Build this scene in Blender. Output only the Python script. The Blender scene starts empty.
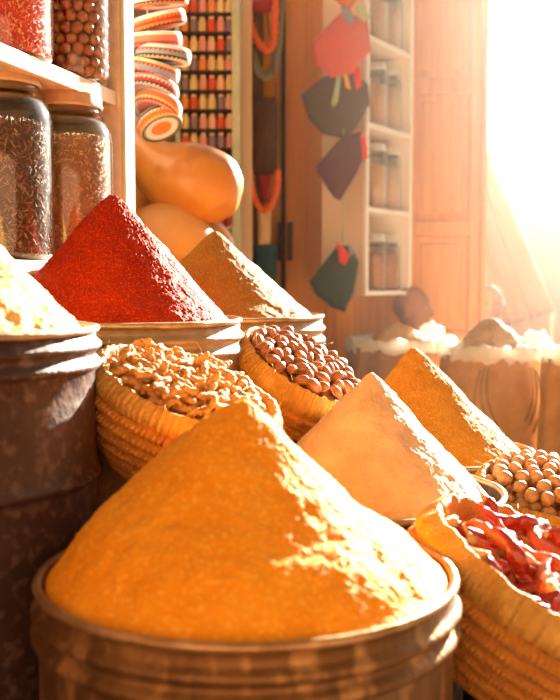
import bpy, bmesh, math, random
from mathutils import Vector, Matrix, noise
sc = bpy.context.scene
C = sc.collection
R = math.radians
F, PITCH, CZ = 972.0, R(4.12), 1.05

# ---------------------------------------------------------------- camera
cd = bpy.data.cameras.new('camera'); cam = bpy.data.objects.new('camera', cd); C.objects.link(cam)
cam.location = (0, 0, CZ); cam.rotation_euler = (math.pi/2 - PITCH, 0, 0)
cd.sensor_fit = 'VERTICAL'; cd.sensor_height = 36; cd.sensor_width = 28.8; cd.lens = 50
cd.clip_start = .05; cd.clip_end = 100
cd.dof.use_dof = True; cd.dof.focus_distance = 1.95; cd.dof.aperture_fstop = 3.8
sc.camera = cam
# ---------------------------------------------------------------- light
SUN_AZ, SUN_EL = R(31), R(20.5)
SD = Vector((math.sin(SUN_AZ)*math.cos(SUN_EL), math.cos(SUN_AZ)*math.cos(SUN_EL), math.sin(SUN_EL)))
sl = bpy.data.lights.new('sun', 'SUN'); so = bpy.data.objects.new('sun', sl); C.objects.link(so)
sl.energy = 70; sl.color = (1, .89, .74); sl.angle = R(1.2)
so.rotation_euler = (-SD).to_track_quat('-Z', 'Y').to_euler(); so.location = (6, 10, 6)
w = bpy.data.worlds.new('world'); sc.world = w; w.use_nodes = True
wn, wl = w.node_tree.nodes, w.node_tree.links
wn.clear()
tc = wn.new('ShaderNodeTexCoord')
dt = wn.new('ShaderNodeVectorMath'); dt.operation = 'DOT_PRODUCT'; dt.inputs[1].default_value = SD
wl.new(tc.outputs['Generated'], dt.inputs[0])
rp = wn.new('ShaderNodeValToRGB'); wl.new(dt.outputs['Value'], rp.inputs[0])
e = rp.color_ramp.elements
e[0].position = 0.0; e[0].color = (.64, .42, .22, 1)
e[1].position = 1.0; e[1].color = (6, 5.7, 5.3, 1)
for p, c in ((.5, (.74, .52, .30, 1)), (.8, (1.5, 1.2, .9, 1)), (.93, (3.4, 3.15, 2.8, 1))):
    x = e.new(p); x.color = c
bg = wn.new('ShaderNodeBackground'); bg.inputs[1].default_value = .66
wl.new(rp.outputs[0], bg.inputs[0])
wo = wn.new('ShaderNodeOutputWorld'); wl.new(bg.outputs[0], wo.inputs[0])
vs = sc.view_settings
sc.display_settings.display_device = 'sRGB'
vs.view_transform = 'Standard'; vs.look = 'None'; vs.gamma = 1; vs.use_curve_mapping = False; vs.exposure = -0.4
sc.cycles.use_denoising = True
sc.cycles.max_bounces = 8; sc.cycles.transmission_bounces = 8; sc.cycles.transparent_max_bounces = 12
sc.cycles.volume_bounces = 0; sc.cycles.sample_clamp_indirect = 6

# ---------------------------------------------------------------- helpers
def at(px, py, Y):
    u, v = (px-280)/F, (350-py)/F
    dy = math.cos(PITCH)+v*math.sin(PITCH); dz = -math.sin(PITCH)+v*math.cos(PITCH)
    k = Y/dy
    return Vector((u*k, Y, CZ+dz*k))
def rnd(a, b): return random.uniform(a, b)
class MB:
    """collects verts and faces of ONE mesh"""
    def __init__(s): s.v = []; s.f = []; s.m = []
    def add(s, v, f, mi=0):
        o = len(s.v); s.v += [tuple(p) for p in v]
        s.f += [tuple(i+o for i in q) for q in f]
        s.m += (mi if isinstance(mi, list) else [mi]*len(f)); return s
    def box(s, x0, x1, y0, y1, z0, z1, M=None, mi=0):
        v = [Vector((x, y, z)) for x in (x0, x1) for y in (y0, y1) for z in (z0, z1)]
        if M: v = [M @ p for p in v]
        return s.add(v, [(0,1,3,2), (4,6,7,5), (0,4,5,1), (2,3,7,6), (0,2,6,4), (1,5,7,3)], mi)
    def tube(s, pts, rad, n=10, mi=0, flat=1.0, closed=False):
        pts = [Vector(p) for p in pts]; N = len(pts)
        if not hasattr(rad, '__len__'): rad = [rad]*N
        v = []; prev = None
        for i in range(N):
            a = pts[(i-1) % N if closed else max(i-1, 0)]; b = pts[(i+1) % N if closed else min(i+1, N-1)]
            t = (b-a).normalized()
            if prev is None:
                prev = t.orthogonal().normalized()
            x = (prev-t*prev.dot(t))
            x = x.normalized() if x.length > 1e-6 else t.orthogonal().normalized()
            y = t.cross(x); prev = x
            for k in range(n):
                g = 2*math.pi*k/n
                v.append(pts[i]+(x*math.cos(g)+y*math.sin(g)*flat)*rad[i])
        f = []
        for i in range(N if closed else N-1):
            j = (i+1) % N
            for k in range(n):
                f.append((i*n+k, i*n+(k+1) % n, j*n+(k+1) % n, j*n+k))
        if not closed:
            f.append(tuple(range(n))[::-1]); f.append(tuple((N-1)*n+k for k in range(n)))
        return s.add(v, f, mi)
    def lathe(s, prof, n=64, mi=None, fn=None, loc=(0,0,0), caps=False):
        """prof: (r, z) list, fn(theta, r, z, i) -> (r, z)"""
        v = []; L = Vector(loc)
        for i, (r, z) in enumerate(prof):
            for k in range(n):
                g = 2*math.pi*k/n
                rr, zz = fn(g, r, z, i) if fn else (r, z)
                v.append(L+Vector((rr*math.cos(g), rr*math.sin(g), zz)))
        f = []; ms = []
        for i in range(len(prof)-1):
            for k in range(n):
                f.append((i*n+k, i*n+(k+1) % n, (i+1)*n+(k+1) % n, (i+1)*n+k))
                ms.append(mi(i, k) if callable(mi) else (mi or 0))
        if caps:
            f.append(tuple(range(n))[::-1]); f.append(tuple((len(prof)-1)*n+k for k in range(n))); ms += [0, 0]
        return s.add(v, f, ms)
    def mesh(s, name, mats, smooth=True):
        me = bpy.data.meshes.new(name); me.from_pydata(s.v, [], s.f)
        for m in (mats if isinstance(mats, (list, tuple)) else [mats]): me.materials.append(m)
        me.polygons.foreach_set('material_index', s.m)
        me.polygons.foreach_set('use_smooth', [smooth]*len(s.f))
        me.update(); return me
    def build(s, name, mats, parent=None, smooth=True, M=None):
        o = bpy.data.objects.new(name, s.mesh(name, mats, smooth)); C.objects.link(o)
        if parent: o.parent = parent
        if M is not None: o.matrix_basis = M
        return o
def flatten(o, sharp=40):
    try:
        o.data.set_sharp_from_angle(angle=R(sharp))
    except Exception: pass
    return o
def tag(o, label=None, cat=None, group=None, kind=None):
    if label: o['label'] = label
    if cat: o['category'] = cat
    if group: o['group'] = group
    if kind: o['kind'] = kind
    return o
def empty(name, M, label=None, cat=None, group=None):
    o = bpy.data.objects.new(name, None); C.objects.link(o); o.empty_display_size = .05
    o.matrix_basis = M if isinstance(M, Matrix) else Matrix.Translation(M)
    return tag(o, label, cat, group)
def struct(o): o['kind'] = 'structure'; return o
def copy_tree(o, parent=None):
    c = o.copy(); C.objects.link(c)
    if parent: c.parent = parent
    for ch in [q for q in bpy.data.objects if q.parent == o]: copy_tree(ch, c)
    return c
def bevel(o, wd=.004, seg=2):
    m = o.modifiers.new('bevel', 'BEVEL'); m.width = wd; m.segments = seg; m.limit_method = 'ANGLE'; return o
def frame(x, y, z, o): return Matrix(((x[0], y[0], z[0], o[0]), (x[1], y[1], z[1], o[1]), (x[2], y[2], z[2], o[2]), (0, 0, 0, 1)))
def screen_frame(px, py, Y, roll, ratio):
    """local frame whose z is the opening direction of a basket leaning towards us"""
    o = at(px, py, Y); d = (o-Vector((0, 0, CZ))).normalized()
    r = d.cross(Vector((0, 0, 1))).normalized(); u = r.cross(d)
    m = r*math.cos(R(roll))-u*math.sin(R(roll)); n = r*math.sin(R(roll))+u*math.cos(R(roll))
    a = (n*math.sqrt(1-ratio*ratio)-d*ratio).normalized()
    return frame(m, a.cross(m), a, o)

# ---------------------------------------------------------------- materials
def mat(name, col, rough=.6, metal=0, col2=None, scale=8, bump=0, bscale=60, stretch=(1, 1, 1), detail=6, spec=.5,
        sheen=0, trans=0, ior=1.45, alpha=1, sss=0, ramp=(.35, .7), coat=0, rough2=None, translucent=0, bdist=.01, col3=None, s3=300):
    m = bpy.data.materials.new(name); m.use_nodes = True
    N, L = m.node_tree.nodes, m.node_tree.links
    b = N['Principled BSDF']
    b.inputs['Base Color'].default_value = (*col, 1); b.inputs['Roughness'].default_value = rough
    b.inputs['Metallic'].default_value = metal; b.inputs['Specular IOR Level'].default_value = spec
    b.inputs['Sheen Weight'].default_value = sheen; b.inputs['Sheen Roughness'].default_value = .45
    b.inputs['Transmission Weight'].default_value = trans; b.inputs['IOR'].default_value = ior
    b.inputs['Coat Weight'].default_value = coat
    if sss: b.inputs['Subsurface Weight'].default_value = sss; b.inputs['Subsurface Radius'].default_value = (.02, .008, .003)
    t = N.new('ShaderNodeTexCoord'); mp = N.new('ShaderNodeMapping'); mp.inputs['Scale'].default_value = stretch
    L.new(t.outputs['Object'], mp.inputs[0])
    if col2:
        n = N.new('ShaderNodeTexNoise'); n.inputs['Scale'].default_value = scale; n.inputs['Detail'].default_value = detail
        n.inputs['Roughness'].default_value = .65
        L.new(mp.outputs[0], n.inputs['Vector'])
        r = N.new('ShaderNodeValToRGB'); r.color_ramp.elements[0].position = ramp[0]; r.color_ramp.elements[1].position = ramp[1]
        r.color_ramp.elements[0].color = (*col, 1); r.color_ramp.elements[1].color = (*col2, 1)
        L.new(n.outputs['Fac'], r.inputs[0])
        out = r.outputs[0]
        if col3:
            n3 = N.new('ShaderNodeTexNoise'); n3.inputs['Scale'].default_value = s3; n3.inputs['Detail'].default_value = 2
            L.new(mp.outputs[0], n3.inputs['Vector'])
            r3 = N.new('ShaderNodeValToRGB'); r3.color_ramp.elements[0].position = .52; r3.color_ramp.elements[1].position = .68
            L.new(n3.outputs['Fac'], r3.inputs[0])
            mx = N.new('ShaderNodeMix'); mx.data_type = 'RGBA'; L.new(r3.outputs[0], mx.inputs[0])
            L.new(out, mx.inputs[6]); mx.inputs[7].default_value = (*col3, 1); out = mx.outputs[2]
        L.new(out, b.inputs['Base Color'])
        if rough2 is not None:
            q = N.new('ShaderNodeMapRange'); q.inputs[3].default_value = rough; q.inputs[4].default_value = rough2
            L.new(n.outputs['Fac'], q.inputs[0]); L.new(q.outputs[0], b.inputs['Roughness'])
    if bump:
        n2 = N.new('ShaderNodeTexNoise'); n2.inputs['Scale'].default_value = bscale; n2.inputs['Detail'].default_value = 4
        L.new(mp.outputs[0], n2.inputs['Vector'])
        bp = N.new('ShaderNodeBump'); bp.inputs['Strength'].default_value = bump; bp.inputs['Distance'].default_value = bdist
        L.new(n2.outputs['Fac'], bp.inputs['Height']); L.new(bp.outputs[0], b.inputs['Normal'])
    if translucent:
        tr = N.new('ShaderNodeBsdfTranslucent'); tr.inputs[0].default_value = (*[min(1, c*1.2) for c in col], 1)
        ms = N.new('ShaderNodeMixShader'); ms.inputs[0].default_value = translucent
        L.new(b.outputs[0], ms.inputs[1]); L.new(tr.outputs[0], ms.inputs[2])
        L.new(ms.outputs[0], N['Material Output'].inputs[0])
    return m
def powder(name, c, c2, c3=None, s3=260, sheen=0, bump=.5, bs=260):
    return mat(name, c, rough=.6, col2=c2, scale=14, bump=bump, bscale=bs, sheen=sheen, spec=.08, bdist=.004, col3=c3, s3=s3)
P_TURM = powder('turmeric_powder', (.82, .275, .010), (.90, .36, .018), (.96, .46, .05), 170)
P_RED = powder('paprika_powder', (.31, .014, .002), (.41, .026, .003), (.62, .07, .008), 300, bump=.8)
P_BROWN = powder('cumin_powder', (.34, .145, .018), (.43, .20, .03), (.60, .33, .08), 300)
P_CREAM = powder('ginger_powder', (.62, .41, .23), (.84, .62, .42), None)
P_YELL = powder('curry_powder', (.62, .24, .02), (.72, .33, .04), (.84, .48, .12), 320, bump=.8)
P_LEFT = powder('fenugreek_powder', (.80, .46, .13), (.90, .62, .25), (.6, .28, .05), 60)
METAL = mat('galvanised_steel', (.26, .15, .08), .42, .5, (.52, .38, .25), 9, bump=.25, bscale=35, rough2=.6)
METAL_OLD = mat('tarnished_steel', (.07, .028, .008), .42, .75, (.40, .20, .07), 7, bump=.3, bscale=40, rough2=.65, stretch=(1.6, 1.6, .5), ramp=(.2, .95), col3=(.42, .22, .08), s3=22)
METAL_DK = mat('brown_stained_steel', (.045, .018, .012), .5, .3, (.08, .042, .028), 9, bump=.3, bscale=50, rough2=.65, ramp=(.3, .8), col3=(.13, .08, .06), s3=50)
RIMM = mat('worn_rim_steel', (.36, .20, .09), .38, .5, (.62, .45, .28), 20, bump=.15, bscale=60)
RIMD = mat('dull_rim_steel', (.30, .15, .05), .38, .7, (.60, .36, .16), 20, bump=.15, bscale=60)
STRAW = mat('woven_straw', (.50, .18, .012), .6, 0, (.68, .30, .03), 22, bump=.6, bscale=260, sheen=.1, col3=(.42, .15, .02), s3=45)
STRAWL = mat('pale_straw', (.56, .25, .03), .6, 0, (.76, .44, .10), 20, bump=.6, bscale=220, sheen=.05, translucent=.04)
DKWOOD = mat('dark_wood', (.025, .014, .010), .7, 0, (.05, .03, .018), 6, bump=.3, bscale=30, stretch=(1, 1, 8))
PALEWOOD = mat('pale_painted_wood', (.60, .46, .32), .6, 0, (.74, .60, .44), 4, bump=.15, bscale=40, stretch=(6, 1, 6))
SHELFWOOD = mat('bare_shelf_wood', (.50, .32, .17), .6, 0, (.72, .54, .34), 5, bump=.25, bscale=30, stretch=(8, 1, 8))
ORWOOD = mat('orange_varnished_wood', (.90, .34, .015), .45, 0, (.96, .46, .035), 5, bump=.2, bscale=12, stretch=(10, 10, .7))
ORWOOD2 = mat('peach_varnished_wood', (.74, .31, .06), .5, 0, (.86, .43, .11), 4, bump=.1, bscale=12, stretch=(8, 8, .6))
DOORDK = mat('dark_gap_wood', (.06, .02, .008), .7)
WHITE = mat('white_rim_lit_paint', (.90, .84, .74), .45, 0, (.95, .90, .82), 6)  # white paint also carries the sunlit rim of the cabinet frame
PEACH = mat('peach_board', (.86, .60, .38), .6, 0, (.92, .68, .46), 4)
GREENP = mat('green_cream_paint', (.42, .44, .26), .6, 0, (.62, .58, .38), 8)
def thin_glass(name, tint):
    m = bpy.data.materials.new(name); m.use_nodes = True; N, L = m.node_tree.nodes, m.node_tree.links
    N.remove(N['Principled BSDF'])
    t = N.new('ShaderNodeBsdfTransparent'); t.inputs[0].default_value = (*tint, 1)
    g = N.new('ShaderNodeBsdfGlossy'); g.inputs['Roughness'].default_value = .06
    f = N.new('ShaderNodeLayerWeight'); f.inputs[0].default_value = .5
    q = N.new('ShaderNodeMath'); q.operation = 'POWER'; q.inputs[1].default_value = 2.6; L.new(f.outputs['Facing'], q.inputs[0])
    a = N.new('ShaderNodeMath'); a.operation = 'MULTIPLY_ADD'; a.inputs[1].default_value = .8; a.inputs[2].default_value = .035; L.new(q.outputs[0], a.inputs[0])
    x = N.new('ShaderNodeMixShader'); L.new(a.outputs[0], x.inputs[0]); L.new(t.outputs[0], x.inputs[1]); L.new(g.outputs[0], x.inputs[2])
    L.new(x.outputs[0], N['Material Output'].inputs[0]); return m
GLASS = thin_glass('jar_glass', (.97, .98, .96))
LIDM = mat('brass_lid', (.50, .27, .13), .5, .2, (.62, .38, .20), 20)
LIDS = mat('silver_lid', (.8, .78, .74), .35, .6)
FLOOR = mat('stone_floor', (.10, .07, .05), .8, 0, (.17, .12, .08), 5, bump=.4, bscale=20)
PLASTER = mat('warm_plaster', (.62, .42, .26), .85, 0, (.72, .5, .32), 3, bump=.2, bscale=15)
BROWNW = mat('brown_plaster', (.16, .09, .05), .85, 0, (.24, .14, .08), 3)
GOURD = mat('gourd_skin', (.46, .17, .025), .36, 0, (.60, .27, .05), 5, bump=.12, bscale=25, spec=.6, col3=(.36, .13, .02), s3=9)
GOURD2 = mat('pale_gourd_skin', (.50, .23, .06), .45, 0, (.60, .31, .10), 5, spec=.5)
ROOT = mat('root_skin', (.48, .20, .04), .65, 0, (.74, .40, .12), 60, bump=.5, bscale=300)
NUT = mat('argan_shell', (.26, .075, .018), .38, 0, (.46, .17, .05), 45, bump=.2, bscale=150, spec=.6)
NUT2 = mat('nutmeg_shell', (.42, .19, .07), .5, 0, (.66, .38, .17), 60, bump=.4, bscale=150)
NUTW = mat('shell_seam', (.82, .6, .38), .5)
PEPPER = mat('dried_pepper_skin', (.22, .012, .006), .28, 0, (.42, .035, .012), 30, bump=.5, bscale=70, spec=.7, coat=.3)
PEPPER2 = mat('orange_pepper_skin', (.50, .06, .012), .3, 0, (.66, .16, .04), 30, bump=.4, bscale=70, spec=.7, coat=.3)
STEM = mat('dry_stem', (.62, .42, .20), .7)
random.seed(7)

# ---------------------------------------------------------------- the setting
def quad_slab(name, m, x0, x1, y0, y1, z0, z1): return struct(MB().box(x0, x1, y0, y1, z0, z1).build(name, m, smooth=False))
quad_slab('floor', FLOOR, -4, 9, -2.5, 14, -.1, 0)
# shop back wall of orange joinery, facing us
YB = 5.15
def bx(px, Y=YB): return (px-280)/F*Y
mb = MB(); x = bx(236)
mb.box(bx(120), bx(288), YB+.03, YB+.10, 0, 2.9)
struct(mb.build('wall_back', ORWOOD, smooth=False))
def door(name, x0, x1, m, rails, stile, inset=.02, y=YB, z1=2.75):
    b = MB()
    b.box(x0, x0+stile, y-.01, y+.04, 0, z1); b.box(x1-stile, x1, y-.01, y+.04, 0, z1)
    for a, c in rails: b.box(x0+stile, x1-stile, y-.008, y+.038, a, c)
    o = struct(bevel(b.build(name, m, smooth=False), .006))
    p = MB()
    for (a, c), (d, e2) in zip(rails[:-1], rails[1:]):
        p.box(x0+stile, x1-stile, y+.016, y+.03, c, d)
        p.box(x0+stile+.035, x1-stile-.035, y+.004, y+.02, c+.04, d-.04)
    bevel(p.build('door_panel', m, o, smooth=False), .008)
    return o
door('door_1', bx(290), bx(352), ORWOOD, [(0, .15), (.98, 1.06), (1.9, 2.0), (2.65, 2.75)], .09)
door('door_2', bx(403), bx(478), ORWOOD2, [(0, .15), (.70, .78), (1.28, 1.36), (2.02, 2.10), (2.65, 2.75)], .055)
for i, (a, c, m, dy) in enumerate([(281, 285, DOORDK, 0), (286, 290, ORWOOD, -.03), (326, 331, ORWOOD, -.035), (352, 403, ORWOOD2, .02), (478, 483, ORWOOD2, -.03), (253, 257, ORWOOD, -.03)]):
    b = MB().box(bx(a), bx(c), YB-.02+dy, YB+.03, 0, 2.8)
    struct(bevel(b.build('trim_%d' % (i+1), m, smooth=False), .004))
# left wall behind the shelving, running away from us
u = Vector((.288, 1, 0)).normalized(); nrm = Vector((u.y, -u.x, 0))
def sh(Y, off): return Vector((-1.140+.288*Y, Y, 0))+nrm*off
def slab(name, m, Ya, Yb, oa, ob, z0, z1, parent=None, smooth=False):
    p = [sh(Ya, oa), sh(Yb, oa), sh(Yb, ob), sh(Ya, ob)]
    v = [(q.x, q.y, z) for z in (z0, z1) for q in p]
    return MB().add(v, [(0,3,2,1), (4,5,6,7), (0,1,5,4), (1,2,6,5), (2,3,7,6), (3,0,4,7)]).build(name, m, parent, smooth)
struct(slab('wall_left', BROWNW, -1.5, 5.0, -.40, -.46, 0, 2.9))  # near end extended out of view to block ambient light from the left
# unseen dark wall added behind the camera to block low light
quad_slab('light_block_wall', BROWNW, -3, 3, -1.6, -1.5, 0, 1.9)
# lane wall far off on the right, in the haze
b = MB().box(1.2, 5, 9.0, 9.2, 0, 1.75)
struct(b.build('wall_right', PLASTER, smooth=False))

# haze in the lane and the back of the stall
hz = bpy.data.materials.new('dusty_haze'); hz.use_nodes = True
hz.node_tree.nodes.remove(hz.node_tree.nodes['Principled BSDF'])
vsn = hz.node_tree.nodes.new('ShaderNodeVolumeScatter')
vsn.inputs['Color'].default_value = (1, .95, .88, 1); vsn.inputs['Density'].default_value = .018; vsn.inputs['Anisotropy'].default_value = .88
hz.node_tree.links.new(vsn.outputs[0], hz.node_tree.nodes['Material Output'].inputs['Volume'])
hb = MB().box(-1.0, 5, 3.1, 8.6, .02, 3.6).build('dusty_haze', hz, smooth=False)
tag(hb, 'sunlit dusty haze hanging over the lane and the back of the stall', 'haze', kind='stuff')

# ---------------------------------------------------------------- drums
def drum(px, py, Y, Rr, z0, label, bm=METAL, rm=RIMM, ridges=(.032, .062), hoops=(), name='metal_drum', fill=.10, seed=1):
    c = at(px, py, Y); H = c.z-z0
    root = empty(name, (c.x, c.y, z0), label, 'drum', 'open metal drums of ground spice')
    pr = [(Rr*.97, 0), (Rr*.985, .006), (Rr*.985, .02)]
    z = .02
    feats = sorted([H-q for q in ridges]+list(hoops))
    step = .004
    while z < H-.012:
        z += step
        r = Rr*.985
        for q in feats:
            dd = abs(z-q)
            if dd < .0115: r += .0098*math.cos(dd/.0115*math.pi/2)**1.2
        pr.append((r, z))
    # keep only useful rows
    keep = [pr[0]]
    for i in range(1, len(pr)-1):
        if abs(pr[i][0]-keep[-1][0]) > 1e-5 or abs(pr[i+1][0]-pr[i][0]) > 1e-5 or pr[i][1]-keep[-1][1] > .05: keep.append(pr[i])
    keep.append((Rr*.985, H-.006))
    keep += [(Rr*.965, H-.006), (Rr*.96, H-fill), (.001, H-fill-.002)]
    def fn(g, r, zz, i):
        k = noise.noise(Vector((math.cos(g)*1.6+seed*3, math.sin(g)*1.6, zz*3)))
        k2 = noise.noise(Vector((math.cos(g)*6+seed*3, math.sin(g)*6, zz*14)))
        return (r*(1+.006*k)+.0012*k2, zz+.0)
    MB().lathe(keep, 140, fn=fn).build('body', bm, root)
    t = MB(); pts = []
    for k in range(140):
        g = 2*math.pi*k/140
        kk = noise.noise(Vector((math.cos(g)*1.6+seed*3, math.sin(g)*1.6, H*3)))
        k3 = noise.noise(Vector((math.cos(g)*7, math.sin(g)*7+seed, 1)))
        rr = Rr*.985*(1+.006*kk)+.001*k3
        pts.append((rr*math.cos(g), rr*math.sin(g), H-.001+.0012*k3))
    t.tube(pts, .0062, 8, closed=True); t.build('rolled_rim', rm, root)
    return root, c

def mound(name, px, py, Y, Rr, apx, apy, m, label, base=-.012, e=.055, conc=.12, asym=0, rough=.0035, fine=.0012, seed=0, nr=110, nt=420, hump=None, cat='spice pile'):
    """px,py,Y: rim centre; apx,apy: apex pixel, taken at the depth of the rim centre"""
    c = at(px, py, Y); a = at(apx, apy, Y); H = a.z-c.z-base; dx = a.x-c.x
    v = []; off = Vector((seed*7.3, seed*3.1, 0))
    K = math.sqrt(1+e*e)-e
    for i in range(nr+1):
        t = (i/nr)**.9
        for k in range(nt):
            g = 2*math.pi*k/nt
            s = 1-(math.sqrt(t*t+e*e)-e)/K
            cc = conc+asym*math.cos(g); s = s*(1-cc)+cc*s*s
            if t > .9: s = s*(1-(t-.9)*2.5) if s > 0 else s
            x = dx*(1-t)+Rr*t*math.cos(g); y = Rr*t*math.sin(g)
            z = base+H*s
            p = Vector((x, y, z))+off
            amp = min(1, t*6+.25)*min(1, (1-t)*10+.25)
            d = noise.fractal(p*9, 1, 2, 3)*rough*1.7*amp+noise.fractal(p*38, 1, 2, 3)*rough*.8*amp+noise.noise(p*210)*fine+noise.noise(p*420)*fine*.7
            if hump: z += hump(t, g)
            out = Vector((math.cos(g)*.6, math.sin(g)*.6, .8))
            v.append(Vector((x, y, z))+out*d)
    f = []
    for i in range(nr):
        for k in range(nt):
            f.append((i*nt+k, i*nt+(k+1) % nt, (i+1)*nt+(k+1) % nt, (i+1)*nt+k))
    # closed underside so the heap is solid
    n0 = (nr+1)*nt
    for k in range(nt):
        g = 2*math.pi*k/nt; v.append(Vector((Rr*.99*math.cos(g), Rr*.99*math.sin(g), base-.04)))
    for k in range(nt): f.append((nr*nt+k, nr*nt+(k+1) % nt, n0+(k+1) % nt, n0+k))
    f.append(tuple(n0+k for k in range(nt))[::-1])
    o = MB().add(v, f).build(name, m, M=Matrix.Translation(c))
    return tag(o, label, cat, 'heaps of ground spice')

# rear to front
drum(218, 316, 2.585, .281, .16, 'pale ridged metal drum under the brown powder cone below the gourds', METAL, seed=1)
mound('spice_mound', 218, 316, 2.585, .268, 215, 231, P_BROWN, 'brown ground spice heaped in a cone below the gourds', seed=1, rough=.0028)
drum(113, 320, 2.04, .270, .16, 'pale ridged metal drum holding the dark red powder cone', METAL, seed=2)
mound('spice_mound', 113, 320, 2.04, .255, 113, 195, P_RED, 'dark red paprika powder heaped in a tall cone before the glass jars', seed=2, rough=.0025, fine=.0022, conc=.05)
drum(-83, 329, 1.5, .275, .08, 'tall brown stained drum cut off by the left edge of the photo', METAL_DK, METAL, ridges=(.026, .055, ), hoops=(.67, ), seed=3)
mound('spice_mound', -83, 329, 1.5, .262, -80, 174, P_LEFT, 'pale yellow ground spice in the tall drum at the left edge', seed=3, rough=.005, conc=.05)
drum(430, 450, 2.55, .270, 0, 'metal drum under the golden yellow cone before the sacks', METAL, RIMM, seed=4)
mound('spice_mound', 430, 450, 2.55, .256, 413, 347, P_YELL, 'golden yellow grainy spice cone in front of the sacks', seed=4, base=-.025, conc=0, rough=.003, fine=.002)
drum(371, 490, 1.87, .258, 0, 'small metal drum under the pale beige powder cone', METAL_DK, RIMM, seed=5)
mound('spice_mound', 371, 490, 1.87, .240, 371, 372, P_CREAM, 'pale beige smooth powder cone in the centre right', seed=5, base=-.022, rough=.0024, fine=.0011, conc=-.02, asym=.03, e=.03)
drum(247.5, 570, 1.27, .276, 0, 'large tarnished drum in the foreground full of orange turmeric', METAL_OLD, RIMD, ridges=(.034, .062), hoops=(.25,), seed=6)
def hump(t, g):
    k = math.exp(-((t-.8)/.14)**2)
    return .012*k*(1+.8*noise.noise(Vector((math.cos(g)*2.5, math.sin(g)*2.5, 3))))
mound('spice_mound', 247.5, 570, 1.27, .262, 245, 399, P_TURM, 'huge bright orange turmeric cone filling the foreground drum', seed=6, rough=.003, fine=.0014, base=-.004, conc=.0, asym=.34, e=.07, hump=hump, nr=140, nt=520)

# ---------------------------------------------------------------- supports, mostly hidden
def crate(x0, x1, y0, y1, z1, label):
    b = MB(); n = 4; h = (z1-.02)/n
    for k in range(n):
        z = .002+k*h
        b.box(x0, x1, y0, y0+.018, z, z+h-.012); b.box(x0, x1, y1-.018, y1, z, z+h-.012)
        b.box(x0, x0+.018, y0+.018, y1-.018, z, z+h-.012); b.box(x1-.018, x1, y0+.018, y1-.018, z, z+h-.012)
    for a in (x0+.018, x1-.048):
        for c in (y0+.018, y1-.048): b.box(a, a+.03, c, c+.03, 0, z1-.018)
    b.box(x0, x1, y0, y1, z1-.018, z1)
    o = b.build('wooden_crate', DKWOOD, smooth=False)
    return tag(o, label, 'crate')
crate(-.33-.27, .13, 1.74, 2.868, .158, 'low dark platform under the red and brown spice drums')
crate(-.80, -.36, 1.28, 1.70, .078, 'low dark plinth under the tall drum at the left edge')
crate(-.25, -.0, 1.57, 1.70, .66, 'dark crate under the basket of dried roots')
crate(.0, .22, 2.09, 2.24, .72, 'dark crate under the slanted basket of brown nuts')
crate(.46, .82, 1.86, 2.10, .45, 'dark crate under the round nut basket at the right edge')
crate(.30, .62, 1.27, 1.55, .46, 'dark crate under the red pepper basket at lower right')

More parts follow.
